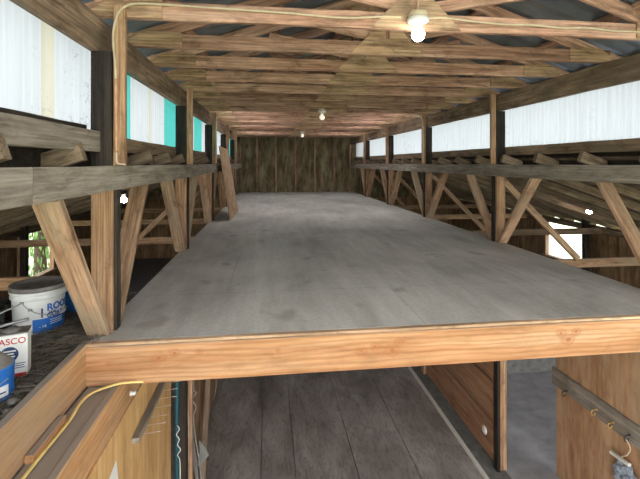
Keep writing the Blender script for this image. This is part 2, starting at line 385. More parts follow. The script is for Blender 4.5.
# shed roofs, walls and windows
def shed(side, s, x0):
    """s = -1 left, 1 right; x0 = inner line"""
    xo = x0+s*OUT
    bm = bmesh.new(); n = 17; L = OUT+.35
    for i in range(n):        # boards of the roof deck run along the barn
        a, b = .17+(L-.17)*i/n, .17+(L-.17)*(i+1)/n-.008
        za, zb = 1.045-SL*a, 1.045-SL*b
        vs = [bm.verts.new(p) for p in ((x0+s*a, .4, za), (x0+s*b, .4, zb), (x0+s*b, YW, zb), (x0+s*a, YW, za))]
        up = [bm.verts.new(v.co+Vector((0, 0, .02))) for v in vs]
        bm.faces.new(vs); bm.faces.new(up[::-1])
        for k in range(4): bm.faces.new((vs[k], up[k], up[(k+1)%4], vs[(k+1)%4]))
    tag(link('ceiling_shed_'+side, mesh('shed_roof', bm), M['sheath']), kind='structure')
    bm = bmesh.new(); add_box(bm, -L/2+.1, L/2-.1, 0, YW-.4, 0, .004)   # metal over the boards
    mw = Matrix.Translation((x0+s*(L/2+.09), .4, 1.08-SL*(L/2+.09))) @ Matrix.Rotation(s*math.atan(SL), 4, 'Y')
    tag(link('roof_metal_'+side, mesh('roof_metal', bm), M['roof'], mw), kind='structure')
    wy0, wy1, wz0, wz1 = (8.1, 9.3, -1.25, -.30) if s < 0 else (7.50, 8.72, -1.12, -.31)
    top = 1.045-SL*OUT-.10
    bm = bmesh.new(); t = .03
    for y0, y1, z0, z1 in ((1.0, wy0, ZF, top), (wy1, YW, ZF, top), (wy0, wy1, ZF, wz0), (wy0, wy1, wz1, top)):
        add_box(bm, 0 if s > 0 else -t, t if s > 0 else 0, y0, y1, z0, z1)
    tag(link('wall_'+side, mesh('wall', bm), M['shedwall'], Matrix.Translation((xo, 0, 0))), kind='structure')
    wn = empty('window_1' if s < 0 else 'window_2', (xo, (wy0+wy1)/2, wz0), None, None); tag(wn, kind='structure')
    for y in (wy0, wy1): beam('jamb', (xo, y, wz0-.05), (xo, y, wz1+.05), .09, .06, M['brace'], up=(0,1,0), parent=wn)
    beam('sill', (xo, wy0-.08, wz0-.02), (xo, wy1+.08, wz0-.02), .12, .04, M['brace'], parent=wn)
    beam('head', (xo, wy0-.08, wz1+.02), (xo, wy1+.08, wz1+.02), .08, .04, M['rafter'], parent=wn)
    return xo
XOL = shed('left', -1, XL); XOR = shed('right', 1, 2.75)

# clerestory glazing: bays of corrugated sheet between posts
def corrug(name, x, y0, y1, z0, z1, mat, parent, phase=0):
    bm = bmesh.new(); n = max(6, int((y1-y0)/.012)); prev = None
    for i in range(n+1):
        y = y0+(y1-y0)*i/n; d = .008*math.sin(2*math.pi*y/.068)
        a, b = bm.verts.new((x+d, y, z0)), bm.verts.new((x+d, y, z1))
        if prev: bm.faces.new((prev[0], a, b, prev[1]))
        prev = (a, b)
    me = mesh(name, bm, True); c = Matrix.Translation((x, y0, z0))
    me.transform(c.inverted()); return link(name, me, mat, c, parent)
SEGS = [(-2.5, 2.10, 'w'), (2.10, 2.20, 'y'), (2.20, 2.85, 'w'), (2.85, 3.34, 't'), (3.34, 3.84, 'w'), (3.84, 3.94, 'y'), (3.94, 4.4, 'w'), (4.4, 5.2, 't'), (5.2, 6.07, 'w'), (6.07, 6.8, 't'),
        (6.8, 11.0, 'w'), (11.0, 12.6, 't'), (12.6, 13.6, 'w')]
BAYS = [-2.5]+[y+.05 for y in PY]+[YW]
for side, x in (('left', -1.06), ('right', 2.93)):
    for a, b in zip(BAYS, BAYS[1:]):
        wn = empty('window_%d' % wnum, (x, (a+b)/2, .98), None, None); tag(wn, kind='structure'); wnum += 1
        if side == 'right': corrug('white_panel', x, a, b, 1.10, 1.76, M['glassw'], wn)
        else:
            for p, q, k in SEGS:
                p2, q2 = max(a, p), min(b, q)
                if q2-p2 > .02:
                    o = corrug({'w': 'white_panel', 'y': 'cream_panel', 't': 'teal_panel'}[k], x, p2, q2, 1.10, 1.76, M['glass'+k], wn)
                    if k == 't': o['label'] = 'teal green translucent panel'
                    if k == 'y': o['label'] = 'cream translucent lap strip'

for k, (a, b) in enumerate(((-1.105, -1.085), (2.955, 2.975))):     # boards closing the step between shed roof and glazing
    tag(box('trim_%d' % (k+2), a, b, -2.5, YW, .90, 1.115, M['dark'], bevel=.002), kind='structure')

# ------------------------------------------------------------------ long timbers
beam('front_beam', (XL, YF-.02, -.1195), (XR+.2, YF-.02, -.1195), .04, .205, M['beam'], label='clean orange fir beam across the front edge of the loft floor', cat='beam', jit=.0008)
beam('floor_edge_strip', (XL, YF-.018, -.008), (XR+.2, YF-.018, -.008), .036, .016, M['ply'], label='thin plywood edge strip lying on top of the orange front beam', cat='strip', jit=.0012)
beam('rim_joist', (XL-.02, .5, -.112), (XL-.02, YF+.02, -.112), .04, .224, M['rim'], label='dusty orange board running from the front beam corner towards the lower left', cat='joist', jit=.001)
for side, x, s in (('left', -.850, 1), ('right', 2.70, -1)):
    if side == 'left':
        beam('rail', (x, .35, .868), (x, 1.588, .868), .036, .134, M['grey'], label='pale grey near end of the left rail, left of the board joint', cat='rail')
        beam('rail', (x, 1.592, .868), (x, 6.9, .868), .036, .134, M['grey'], label='long weathered grey rail along the left side of the loft', cat='rail')
        beam('rail', (x, 6.91, .868), (x, YW-.1, .868), .036, .134, M['grey'], label='far grey rail on the left beyond the leaning plywood sheet', cat='rail')
    else:
        beam('rail', (2.71, 1.0, .864), (2.71, 7.0, .864), .036, .14, M['grey'], label='weathered grey rail along the right side, nearer length', cat='rail')
        beam('rail', (2.71, 7.01, .864), (2.71, YW-.1, .864), .036, .14, M['grey'], label='weathered grey rail along the right side, farther length', cat='rail')
beam('top_plate', (-.97, -2.5, 1.678), (-.97, 6.6, 1.678), .05, .20, M['plate'], label='heavy brown top plate above the left windows, nearer length', cat='plate')
beam('top_plate', (-.97, 6.61, 1.678), (-.97, YW-.02, 1.678), .05, .20, M['plate'], label='heavy brown top plate above the left windows, farther length', cat='plate')
beam('top_plate', (2.775, -2.5, 1.678), (2.775, 6.9, 1.678), .05, .20, M['plate'], label='heavy brown top plate above the right windows, nearer length', cat='plate')
beam('top_plate', (2.775, 6.91, 1.678), (2.775, YW-.02, 1.678), .05, .20, M['plate'], label='heavy brown top plate above the right windows, farther length', cat='plate')
# window sills
beam('window_sill_beam', (-.955, .5, 1.072), (-.955, 2.52, 1.072), .04, .115, M['grey'], label='rough dusty sill beam under the nearest left window, ending at the dark post', cat='sill beam', jit=.004)
beam('window_sill_beam', (-1.02, .5, 1.12), (-1.02, 2.44, 1.12), .04, .085, M['dark'], label='dark upper ledge board behind the rough sill beam, nearest left window', cat='ledge board', jit=.004)
beam('window_sill_beam', (-1.02, 2.62, 1.075), (-1.02, 4.74, 1.075), .04, .10, M['plate'], label='sill beam under the left window with two teal strips', cat='sill beam')
beam('window_sill_beam', (-1.02, 4.76, 1.075), (-1.02, YW-.1, 1.075), .04, .10, M['plate'], label='long far sill beam under the left windows beyond the second post', cat='sill beam')
beam('window_sill_beam', (2.86, 1.0, 1.095), (2.86, 4.72, 1.095), .04, .10, M['plate'], label='sill beam under the nearest right window', cat='sill beam')
beam('window_sill_beam', (2.86, 4.78, 1.095), (2.86, YW-.1, 1.095), .04, .10, M['plate'], label='long far sill beam under the right windows', cat='sill beam')

# ------------------------------------------------------------------ posts, planks, braces
def pname(i): return ['nearest', 'second', 'third', 'fourth', 'fifth'][i]
for side, xc0, s in (('left', -.928, 1), ('right', 2.787, -1)):
    for i, y in enumerate(PY):
        xc = xc0-(min(i, 2)*.022 if s > 0 else 0)
        near = side == 'left' and i == 0
        # upper (dark) and lower length of the post
        t = empty('post', (xc, y+.055, 0), '%s roof post on the %s, %s' % (pname(i), side, 'orange below the rail and black stained above' if near else 'dark above the rail and brown below'), 'post', 'roof posts on the '+side)
        beam('lower_post', (xc, y+.055, .001), (xc, y+.055, .80), .115, .11, M['post'], up=(0,1,0), parent=t)
        beam('upper_post', (xc, y+.055, .80), (xc, y+.055, 1.578), .115, .11, M['dark'], up=(0,1,0), parent=t)['label'] = 'black stained upper post'
        o = beam('side_strip', (xc+s*.066, y+.055, .001), (xc+s*.066, y+.055, .798), .015, .07, M['dark'], up=(0,1,0), parent=t); o['label'] = 'black strip on the post side'
        # light plank on the room side
        beam('post_plank', (xc+s*.0925, y+.02, .937), (xc+s*.0925, y+.02, 1.782 if i else 1.84), .064, .035, M['post'], up=(0,1,0),
             label='light brown plank on the %s %s post, rail up to the trusses' % (pname(i), side), cat='plank', group='planks on the %s posts' % side)
    # braces
    for i, y in enumerate(PY):
        ds = (-1, 1)
        for d in ds:
            xb = xc0-(min(i, 2)*.022 if s > 0 else 0)+s*.002
            ye = y+.055+d*.085
            if d > 0 and y > 10.5: yt = y+.7
            else: yt = y+.055+d*(.64 if i == 0 else .72)
            beam('knee_brace', (xb, ye, .004), (xb, yt, .80), .112, .042, M['brace'], up=(0,-d,1),
                 label='sloping brace %s the %s post on the %s%s' % ('in front of' if d < 0 else 'behind', pname(i), side, ', pale and clear' if (i == 0) else ''), cat='brace', group='knee braces on the '+side)

# posts under the loft floor (right row) 
for i in (1, 2, 3):
    y = PY[i]
    beam('under_post', (2.76, y+.055, ZF), (2.76, y+.055, -.022), .115, .11, M['dark'], up=(0,1,0), label='dark post under the loft floor, below the %s right roof post' % pname(i), cat='post', group='posts under the loft')

# ------------------------------------------------------------------ roof trusses
def make_truss():
    X0, Y, Z = .9225, 2.52, 1.785
    t = empty('roof_truss', (X0, Y, Z), 'roof truss nearest the camera, with the lit bulb and cable on it', 'roof truss', 'roof trusses')
    beam('bottom_chord', (XL-.04, Y, Z+.054), (XR+.04, Y, Z+.054), .038, .104, M['truss'], parent=t)
    for s in (-1, 1):
        beam('top_chord', (X0+s*2.22, Y+.001*s, Z+.06-.35*RS), (X0+s*.02, Y+.001*s, Z+.06+1.85*RS), .036, .09, M['truss'], parent=t)
        beam('web', (X0+s*.06, Y, Z+.14), (X0+s*.90, Y, Z+.30), .034, .07, M['truss'], parent=t)
    beam('king_post', (X0, Y, Z+.125), (X0, Y, Z+.62), .034, .07, M['truss'], up=(0,1,0), parent=t)
    mw = Matrix.Translation((X0, Y-.031, Z+.004))
    o = prism('centre_gusset', [(-.29, 0), (.29, 0), (.235, .06), (.05, .25), (-.05, .25), (-.235, .06)], .012, M['ply'], mw, t); o['label'] = 'triangular plywood gusset'
    for s in (-1, 1):
        pts = [(s*1.535, 0), (s*1.875, 0), (s*1.93, .03), (s*1.80, .112), (s*1.535, .108)]
        o = prism('heel_gusset', pts, .012, M['ply'], mw, t); o['label'] = 'plywood heel plate'
    prism('ridge_gusset', [(-.2, .53), (.2, .53), (0, .70)], .012, M['ply'], mw, t)
    return t
tr = make_truss()
NT = 19
for i in range(1, NT):
    y = 2.52+.606*i
    lab = 'roof truss %s from the front' % ordi(i) if i < NT-1 else 'roof truss farthest back, against the end wall'
    m = Matrix.Translation((.9225+random.uniform(-.02, .02), y, 1.785+random.uniform(-.004, .004))) @ Matrix.Rotation(random.uniform(-.006, .006), 4, 'Z')
    dup(tr, m, lab)
# purlins under the roof metal
for s, sd in ((-1, 'left'), (1, 'right')):
    for k, d in enumerate((.12, .85, 1.55, 2.1)):
        z = ZR0+(1.88-d)*RS-.032
        beam('purlin', (.9225+s*d, -2.5, z), (.9225+s*d, 13.9, z), .085, .036, M['truss'], up=(s*RS, 0, 1),
             label='purlin under the %s roof slope, %s' % (sd, ['beside the ridge', 'next below the ridge', 'above the outer webs', 'out over the eave'][k]), cat='purlin', group='purlins under the main roof')

# ------------------------------------------------------------------ sheds: rafters, ties, struts
for side, x0, s in (('left', XL, -1), ('right', 2.75, 1)):
    ang = math.atan(SL); ex = OUT+.25; k = 0
    first = None
    y = 1.55 if side == 'left' else 2.7
    while y < YW-.1:
        lab = 'sloping shed rafter under the %s shed roof, %s from the front' % (side, ordi(k))
        if first is None:
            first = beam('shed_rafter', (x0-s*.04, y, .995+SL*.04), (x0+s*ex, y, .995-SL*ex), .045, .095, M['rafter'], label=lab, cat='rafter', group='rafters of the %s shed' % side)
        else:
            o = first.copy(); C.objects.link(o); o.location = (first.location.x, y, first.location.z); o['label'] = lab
        y += .61; k += 1
    xo = x0+s*OUT
    beam('wall_plate', (xo-s*.06, 1.0, -.32), (xo-s*.06, YW, -.32), .06, .09, M['rafter'], label='beam along the top of the %s shed outer wall' % side, cat='beam')
    for i, y in enumerate(PY):
        if i == 0 or (side == 'left' and i == 1): continue
        beam('tie_beam', (x0+s*.06, y+.13, -.32), (xo-s*.10, y+.13, -.32), .042, .11, M['brace'] if i != 2 or side == 'left' else M['rafter'],
             label='level tie beam across the %s shed at the %s post' % (side, pname(i)), cat='beam', group='tie beams of the %s shed' % side)
        beam('strut', (x0+s*.13, y+.085, .72), (x0+s*1.12, y+.085, -.255), .04, .075, M['brace'], label='thin diagonal strut in the %s shed from the %s post down to its tie beam' % (side, pname(i)), cat='strut', group='struts of the %s shed' % side)
    yo = 7.36 if s > 0 else 8.02
    beam('outer_post', (xo-s*.15, yo, ZF), (xo-s*.15, yo, -.10), .10, .10, M['dark'], up=(0,1,0), label='dark post beside the %s shed window' % side, cat='post')
    tag(box('wall_shed_end_'+side, min(x0+s*.1, xo), max(x0+s*.1, xo), YW-.03, YW-.005, ZF, -.2, M['shedwall'], bevel=0), kind='structure')
beam('cross_beam', (XL-OUT+.05, 4.2, -.18), (-1.65, 4.2, -.18), .04, .12, M['post'], label='light brown board low across the left shed behind the white pail', cat='beam')

# ------------------------------------------------------------------ lamps and wiring
def lamp(name, loc, bulbmat, label, r=.08, shade=M['white']):
    x, y, z = loc
    t = empty(name, (x, y, z), label, 'lamp')
    o = lathe('box', [(0, 0), (r*.80, 0), (r*.86, -.008), (r*.86, -.036), (0, -.036)], loc, M['cable'] if shade == M['white'] else shade, t)
    lathe('base', [(0, -.036), (r*.92, -.036), (r, -.044), (r, -.055), (r*.9, -.064), (r*.5, -.07), (r*.42, -.085), (0, -.085)], loc, shade, t)
    prof = [(.013, -.083), (.016, -.094), (.026, -.104), (.036, -.118), (.0405, -.136), (.0365, -.155), (.026, -.169), (.012, -.176), (0, -.177)]
    lathe('bulb', prof, loc, bulbmat, t)['label'] = 'lit light bulb' if bulbmat != M['bulbfar'] else 'whitish light bulb'
    return t
lamp('ceiling_lamp', (.904, 2.42, 1.868), M['bulb'], 'white porcelain lamp with glowing bulb on the front truss', r=.066)
lamp('ceiling_lamp', (.815, 6.26, 1.784), M['bulbfar'], 'small lamp farther back under the trusses, nearer of the two', r=.06)
lamp('ceiling_lamp', (.86, 10.50, 1.784), M['bulbfar'], 'tiny farthest lamp under the trusses before the end wall', r=.06)
lamp('shed_lamp', (5.03, 5.95, .325), M['bulbshed'], 'lit lamp under the right shed roof near its bright window', r=.05, shade=M['blackmetal'])
lamp('shed_lamp', (-1.965, 5.95, .585), M['bulbshed'], 'lit lamp under the left shed roof, seen beside the nearest post', r=.05, shade=M['blackmetal'])
yc = 2.489
o = tube('lamp_cable', [(-.848, 2.441, 1.42), (-.852, 2.441, 1.52), (-.862, 2.441, 1.62), (-.858, 2.441, 1.71), (-.835, 2.441, 1.79), (-.79, 2.445, 1.838), (-.72, 2.47, 1.862), (-.55, yc, 1.868), (-.3, yc, 1.862), (.1, yc, 1.852), (.45, yc, 1.838), (.70, yc, 1.856), (.82, yc, 1.86)], .007, M['cable'])
tag(o, 'cream cable from the nearest left post along the front truss to the lamp', 'cable')
o = tube('lamp_cable', [(.98, yc, 1.858), (1.1, yc, 1.867), (1.25, yc, 1.855), (1.5, yc, 1.842), (1.7, yc, 1.845), (1.9, yc, 1.835), (2.1, yc, 1.842), (2.3, yc, 1.83), (2.7, yc, 1.835)], .007, M['cable'])
tag(o, 'cream cable on the front truss right of the lamp', 'cable')
o = tube('conduit', [(-.846, 2.442, 1.01), (-.847, 2.442, 1.2), (-.848, 2.442, 1.42)], .0095, M['copper']); tag(o, 'copper coloured pipe up the nearest left plank', 'pipe')
o = tube('cable_tail', [(-.846, 2.44, 1.01), (-.845, 2.438, .975), (-.835, 2.433, .948), (-.79, 2.42, .942)], .006, M['cable']); tag(o, 'short cable end curling out below the copper pipe onto the left rail', 'cable')
o = tube('conduit', [(-.845, 6.918, .95), (-.845, 6.918, 1.3), (-.845, 6.918, 1.62), (-.82, 6.918, 1.71), (-.75, 6.918, 1.76), (-.62, 6.918, 1.772)], .011, M['cable']); tag(o, 'pale conduit bending over at the top of the third left post', 'pipe')
o = tube('conduit', [(2.67, 6.918, .95), (2.67, 6.918, 1.3), (2.67, 6.918, 1.6), (2.655, 6.918, 1.70), (2.60, 6.918, 1.76), (2.47, 6.918, 1.774)], .011, M['cable']); tag(o, 'pale conduit bending over at the top of the third right post', 'pipe')

# ------------------------------------------------------------------ leaning plywood sheet
def leaning():
    a = Vector((-.635, 6.95, .004)); b = Vector((-.60, 8.35, .004)); c = Vector((-.80, 8.25, 1.21)); d = Vector((-.80, 6.86, 1.23))
    bm = bmesh.new(); n = (b-a).cross(d-a).normalized()*.013
    base = a.copy()
    vs = [bm.verts.new(p-base) for p in (a, b, c, d)]; us = [bm.verts.new(p-base+n) for p in (a, b, c, d)]
    bm.faces.new(vs); bm.faces.new(us[::-1])
    for k in range(4): bm.faces.new((vs[k], us[k], us[(k+1)%4], vs[(k+1)%4]))
    return link('plywood_sheet', mesh('sheet', bm), M['ply'], Matrix.Translation(base))
tag(leaning(), 'grey plywood sheet leaning against the left rail', 'plywood sheet')

# ------------------------------------------------------------------ left: straw platform, pail, cans
tag(box('platform_floor', -2.15, XL-.042, .6, 3.35, -.10, -.06, M['dust'], bevel=0), kind='structure')
def straw():
    bm = bmesh.new(); rnd = random.Random(3)
    def strip(x, y, z, L, wd, a, tilt):
        d = Vector((math.cos(a), math.sin(a), tilt)).normalized()*L/2; u = Vector((-math.sin(a), math.cos(a), 0))*wd/2
        p = Vector((x, y, z)); t = Vector((0, 0, wd*.6))
        vs = [bm.verts.new(q) for q in (p-d-u, p+d-u, p+d+u, p-d+u, p-d+t, p+d+t)]
        bm.faces.new((vs[0], vs[1], vs[5], vs[4])); bm.faces.new((vs[3], vs[4], vs[5], vs[2])); bm.faces.new((vs[0], vs[3], vs[2], vs[1]))
    for i in range(5200):
        x = rnd.uniform(-2.1, XL-.06); y = rnd.uniform(1.1, 3.3)
        strip(x, y, -.056+rnd.random()**2*.03, rnd.uniform(.03, .14), rnd.uniform(.002, .006), rnd.uniform(0, 6.28), rnd.uniform(-.12, .12))
    for i in range(60):
        x = rnd.uniform(-1.08, -.9); y = rnd.uniform(2.28, 2.44)
        strip(x, y, .005+rnd.random()*.012, rnd.uniform(.03, .09), .003, rnd.uniform(0, 6.28), rnd.uniform(-.1, .1))
    return link('straw_litter', mesh('straw', bm), M['straw'])
tag(straw(), 'dry straw and dusty litter covering the left platform', 'straw', kind='stuff')

PX, PYY, PZ = -1.39, 2.72, -.052
def around(me, R, zc, ang0, tilt=0):
    """wrap flat lettering round the pail: x runs round the side, y is up"""
    for v in me.vertices:
        a = ang0+v.co.x/R; r = R+v.co.z+.0012
        v.co = Vector((r*math.cos(a), r*math.sin(a), zc+v.co.y))
    return me
def patch(R0, R1, z0, z1, a0, a1, n=20, th=.0008):
    bm = bmesh.new(); rows = []
    for i in range(n+1):
        a = a0+(a1-a0)*i/n
        rows.append([bm.verts.new((R*math.cos(a), R*math.sin(a), z)) for R, z in ((R0+th, z0), (R1+th, z1), (R1-.001, z1), (R0-.001, z0))])
    for p, q in zip(rows, rows[1:]):
        for k in range(4): bm.faces.new((p[k], p[(k+1)%4], q[(k+1)%4], q[k]))
    bm.faces.new(rows[0]); bm.faces.new(rows[-1][::-1])
    return mesh('patch', bm, False)
def pail():
    t = empty('pail', (PX, PYY, PZ), 'white plastic roof coating pail with blue print on the straw platform', 'pail')
    L = Matrix.Translation((PX, PYY, PZ))
    body = lathe('body', [(0, 0), (.126, 0), (.130, .006), (.1375, .195), (.1375, .2), (.148, .203), (.148, .212), (.1395, .215), (.1395, .228), (.149, .231), (.149, .240), (.140, .244), (.140, .26)], (PX, PYY, PZ), M['pailwhite'], t, 48)
    lathe('lid', [(.142, .245), (.153, .248), (.154, .266), (.150, .274), (.143, .274), (.140, .262), (.08, .260), (0, .261)], (PX, PYY, PZ), M['lidgrey'], t, 48)['label'] = 'dusty grey lid'
    face = math.atan2(-PYY, -PX)          # towards the camera
    R = lambda z: .130+.0075*z/.195
    a1 = face+math.radians(72)
    band = link('label_band', patch(R(.006), R(.088), .006, .088, face-math.radians(14), face+math.radians(85)), M['blue'], L, t); band['label'] = 'blue printed band'
    for s, size, z, a, mat, bold in (('ROOF', .055, .131, 16, 'blue', .0022), ('SEAL', .024, .109, 20, 'darkblue', .0006), ('COAT', .036, .0905, 16, 'blue', .0012)):
        me = around(text_mesh(s, size, bold=bold), R(z)+.0006, z, face+math.radians(a))
        link('lettering', me, M[mat], L, t)['label'] = 'blue printed word'
    me = around(text_mesh('- 14', .022, bold=.0004), R(.045)+.0012, .036, face+math.radians(0)); link('lettering', me, M['pailwhite'], L, band)['label'] = 'white small print'
    for q, z in ((24, .070), (24, .058), (24, .046)):
        me = patch(R(z), R(z), z, z+.004, face+math.radians(q), face+math.radians(q+36), th=.0016); link('print_line', me, M['pailwhite'], L, band)
    link('figure_mark', patch(R(.09), R(.15), .095, .15, face+math.radians(4), face+math.radians(8), 4, .0012), M['darkblue'], L, t)
    # bail: from the left ear, across the front of the pail to the right, with a white grip
    def on(a, z, r=.006): aa = face+math.radians(a); return Vector((PX+(R(z)+r)*math.cos(aa), PYY+(R(z)+r)*math.sin(aa), PZ+z))
    bail = tube('bail', [on(-36, .195, .004), on(-28, .172), on(-14, .145, .01), on(0, .125, .014), on(20, .108, .016), on(40, .096, .014), on(60, .094, .01), on(82, .10, .006)], .0026, M['steel'], t)
    for a, z in ((-36, .195), (-18, .150), (84, .10)): lathe('bail_ear', [(0, -.008), (.010, -.006), (.012, 0), (.010, .006), (0, .008)], on(a, z, .002), M['steel'], t, 12)
    tube('bail_grip', [on(46, .0955, .013), on(58, .0945, .011), on(70, .0965, .009)], .0065, M['white'], bail)
pail()
def bin_():
    t = empty('blue_tub', (-1.32, 3.06, -.052), 'blue plastic tub behind the white pail', 'tub')
    lathe('body', [(0, 0), (.125, 0), (.13, .004), (.143, .165), (.136, .165), (.125, .012), (0, .012)], (-1.30, 3.06, -.052), M['bluebin'], t)
    lathe('rim', [(.143, .155), (.153, .157), (.155, .172), (.150, .178), (.140, .178), (.137, .165)], (-1.30, 3.06, -.052), M['darkblue'], t)
bin_()
def jasco():
    cx, cy = -1.198, 2.125; rz = math.radians(18)
    t = empty('solvent_can', (cx, cy, -.052), 'white rectangular solvent can with red and blue print beside the pail', 'can', rz=rz)
    mw = W(t); bm = bmesh.new(); add_box(bm, -.062, .062, -.045, .045, 0, .205); bmesh.ops.bevel(bm, geom=bm.edges[:], offset=.006, segments=2, affect='EDGES')
    link('body', mesh('body', bm), M['pailwhite'], mw, t)
    bm = bmesh.new(); add_box(bm, -.064, .064, -.047, .047, .203, .209); bmesh.ops.bevel(bm, geom=bm.edges[:], offset=.002, segments=1, affect='EDGES')
    link('top_rim', mesh('rim', bm), M['lidgrey'], mw, t)
    bm = bmesh.new(); rnd = random.Random(5); bmesh.ops.create_icosphere(bm, subdivisions=3, radius=.036)
    for v in bm.verts: v.co.z = max(0, v.co.z)*.55; v.co *= rnd.uniform(.9, 1.12)
    link('dust_heap', mesh('heap', bm, True), M['dust'], mw @ Matrix.Translation((-.005, 0, .207)), t)
    fr = mw @ Matrix.Translation((0, -.0458, 0)) @ Matrix.Rotation(math.pi/2, 4, 'X')
    link('lettering', text_mesh('JASCO', .040, bold=.0004), M['red'], fr @ Matrix.Translation((-.059, .160, 0)), t)['label'] = 'red printed name'
    lathe('emblem', [(0, .0008), (.034, .0008), (.036, 0), (0, 0)], fr @ Vector((-.008, .113, 0)), M['darkblue'], t, 28, rot=(fr.to_euler()))['label'] = 'round dark blue emblem'
    for i, (x0, x1, z) in enumerate(((-.035, .018, .126), (-.032, .010, .113), (-.030, .014, .100), (-.02, .055, .066), (-.02, .050, .056), (-.02, .052, .046))):
        bm = bmesh.new(); add_box(bm, x0, x1, z, z+(.006 if i < 3 else .003), 0, .0014)
        link('print_line', mesh('line', bm), M['white'] if i < 3 else M['darkblue'], fr, t)
    bm = bmesh.new(); add_box(bm, -.004, .058, .004, .022, 0, .001); link('red_stripe', mesh('stripe', bm), M['red'], fr, t)['label'] = 'red stripe at the foot'
jasco()
def bluecan():
    cx, cy = -1.168, 1.925
    t = empty('paint_can', (cx, cy, -.052), 'blue round can with a dusty cone top at the left edge', 'can')
    lathe('body', [(0, 0), (.076, 0), (.078, .004), (.076, .01), (.076, .128), (.078, .132), (.078, .136), (.07, .139)], (cx, cy, -.052), M['blue'], t)
    lathe('cone_top', [(.074, .136), (.066, .15), (.045, .172), (.026, .190), (.02, .205), (0, .206)], (cx, cy, -.052), M['lidgrey'], t)['label'] = 'dusty grey cone top'
    fa = math.atan2(-cy, -cx)
    pl = link('paper_label', patch(.0762, .0762, .022, .066, fa-.5, fa+.75), M['pailwhite'], Matrix.Translation((cx, cy, -.052)), t); pl['label'] = 'white paper label'
    link('print_line', patch(.0768, .0768, .036, .042, fa-.2, fa+.6), M['darkblue'], Matrix.Translation((cx, cy, -.052)), pl)
    tube('handle', [(cx+.078*math.cos(fa-.6), cy+.078*math.sin(fa-.6), .04), (cx+.09*math.cos(fa), cy+.09*math.sin(fa), .026), (cx+.08*math.cos(fa+.7), cy+.08*math.sin(fa+.7), .04)], .002, M['steel'], t)
bluecan()
t = empty('black_bucket', (-1.60, 2.62, -.052), 'black bucket at the left edge beside the white pail', 'bucket')
lathe('body', [(0, 0), (.085, 0), (.10, .16), (.094, .16), (.08, .012), (0, .012)], (-1.60, 2.56, -.052), M['blackmetal'], t)
lathe('rim', [(.098, .152), (.106, .154), (.106, .166), (.096, .168), (.094, .158)], (-1.60, 2.56, -.052), M['blackmetal'], t)
o = tube('iron_rod', [(-1.52, 2.37, .05), (-1.40, 2.40, .083), (-1.29, 2.42, .104)], .009, M['steel']); tag(o, 'thick grey iron rod across the front left of the white pail', 'rod')
o = tube('wire_rod', [(-1.50, 2.38, .118), (-1.41, 2.40, .152), (-1.335, 2.42, .186)], .004, M['steel']); tag(o, 'thin pale wire rod at the left of the white pail, upper of two', 'rod')
o = tube('wire_rod', [(-1.47, 2.36, .10), (-1.40, 2.39, .06), (-1.34, 2.40, .01), (-1.31, 2.40, -.045)], .003, M['steel']); tag(o, 'thin wire bending down below the iron rod to the straw', 'rod')
rnd = random.Random(11)
for i, (x, y, r) in enumerate(((-1.05, 1.86, .022), (-1.10, 1.80, .028), (-1.03, 1.79, .018))):
    bm = bmesh.new(); bmesh.ops.create_icosphere(bm, subdivisions=3, radius=r)
    for v in bm.verts: v.co *= rnd.uniform(.8, 1.15); v.co.z *= .6
    tag(link('clod', mesh('clod', bm, True), M['dust'], Matrix.Translation((x, y, -.048+r*.4))), ['grey dirt clod nearest the blue can', 'largest grey dirt clod near the left edge', 'smallest grey dirt clod beside the orange rim board'][i], 'clod', 'dirt clods by the cans')

# ------------------------------------------------------------------ lower left: ledge, joist, plywood partition
beam('ledge_board', (-.8775, .5, -.236), (-.8775, YF+.25, -.236), .128, .022, M['rim'], label='flat dusty ledge board between the two orange joists, lower left', cat='board', jit=.001)
beam('inner_joist', (-.79, .5, -.305), (-.79, 2.62, -.305), .038, .19, M['rim'], label='inner joist with rough face above the plywood partition, lower left', cat='joist')
beam('wood_offcut', (-.925, 1.74, -.208), (-.925, 2.0, -.208), .034, .034, M['rim'], label='small orange offcut lying on the dusty ledge', cat='offcut')
o = tube('yellow_cable', [(-.66, 2.30, -.213), (-.74, 2.27, -.197), (-.80, 2.245, -.196), (-.88, 2.22, -.212), (-.905, 2.14, -.216), (-.893, 1.99, -.216), (-.898, 1.80, -.216), (-.90, 1.64, -.216), (-.90, 1.3, -.216)], .009, M['yellow'], flat=.55)
tag(o, 'flat yellow cable lying along the dusty ledge and under the front beam', 'cable')
tag(box('wall_partition', -.788, -.766, .5, 3.40, ZF, -.402, M['plyw'], bevel=.001), kind='structure')
def rack():
    t = empty('nail_rack', (-.745, 2.8, -.62), 'grey wooden strip studded with long nails on the plywood partition', 'nail rack')
    beam('strip', (-.743, 2.44, -.615), (-.743, 3.2, -.615), .044, .03, M['grey'], parent=t)
    for y in (2.50, 2.58, 2.66, 2.76, 2.86, 2.96, 3.06):
        tube('nail', [(-.73, y, -.618), (-.67, y-.002, -.612), (-.615+.01*math.sin(y*40), y-.004, -.606)], .0022, M['nail'], t, 6, 2)
rack()
t = empty('insulator_knob', (-.771, 2.44, -.345), 'small white porcelain knob on the inner joist', 'knob')
lathe('knob', [(0, 0), (.014, 0), (.016, .006), (.009, .014), (.013, .022), (.008, .03), (0, .031)], (-.771, 2.44, -.345), M['white'], t, 16, rot=(0, math.pi/2, 0))
lathe('nail_head', [(0, .031), (.004, .031), (.004, .034), (0, .034)], (-.771, 2.44, -.345), M['steel'], t, 10, rot=(0, math.pi/2, 0))
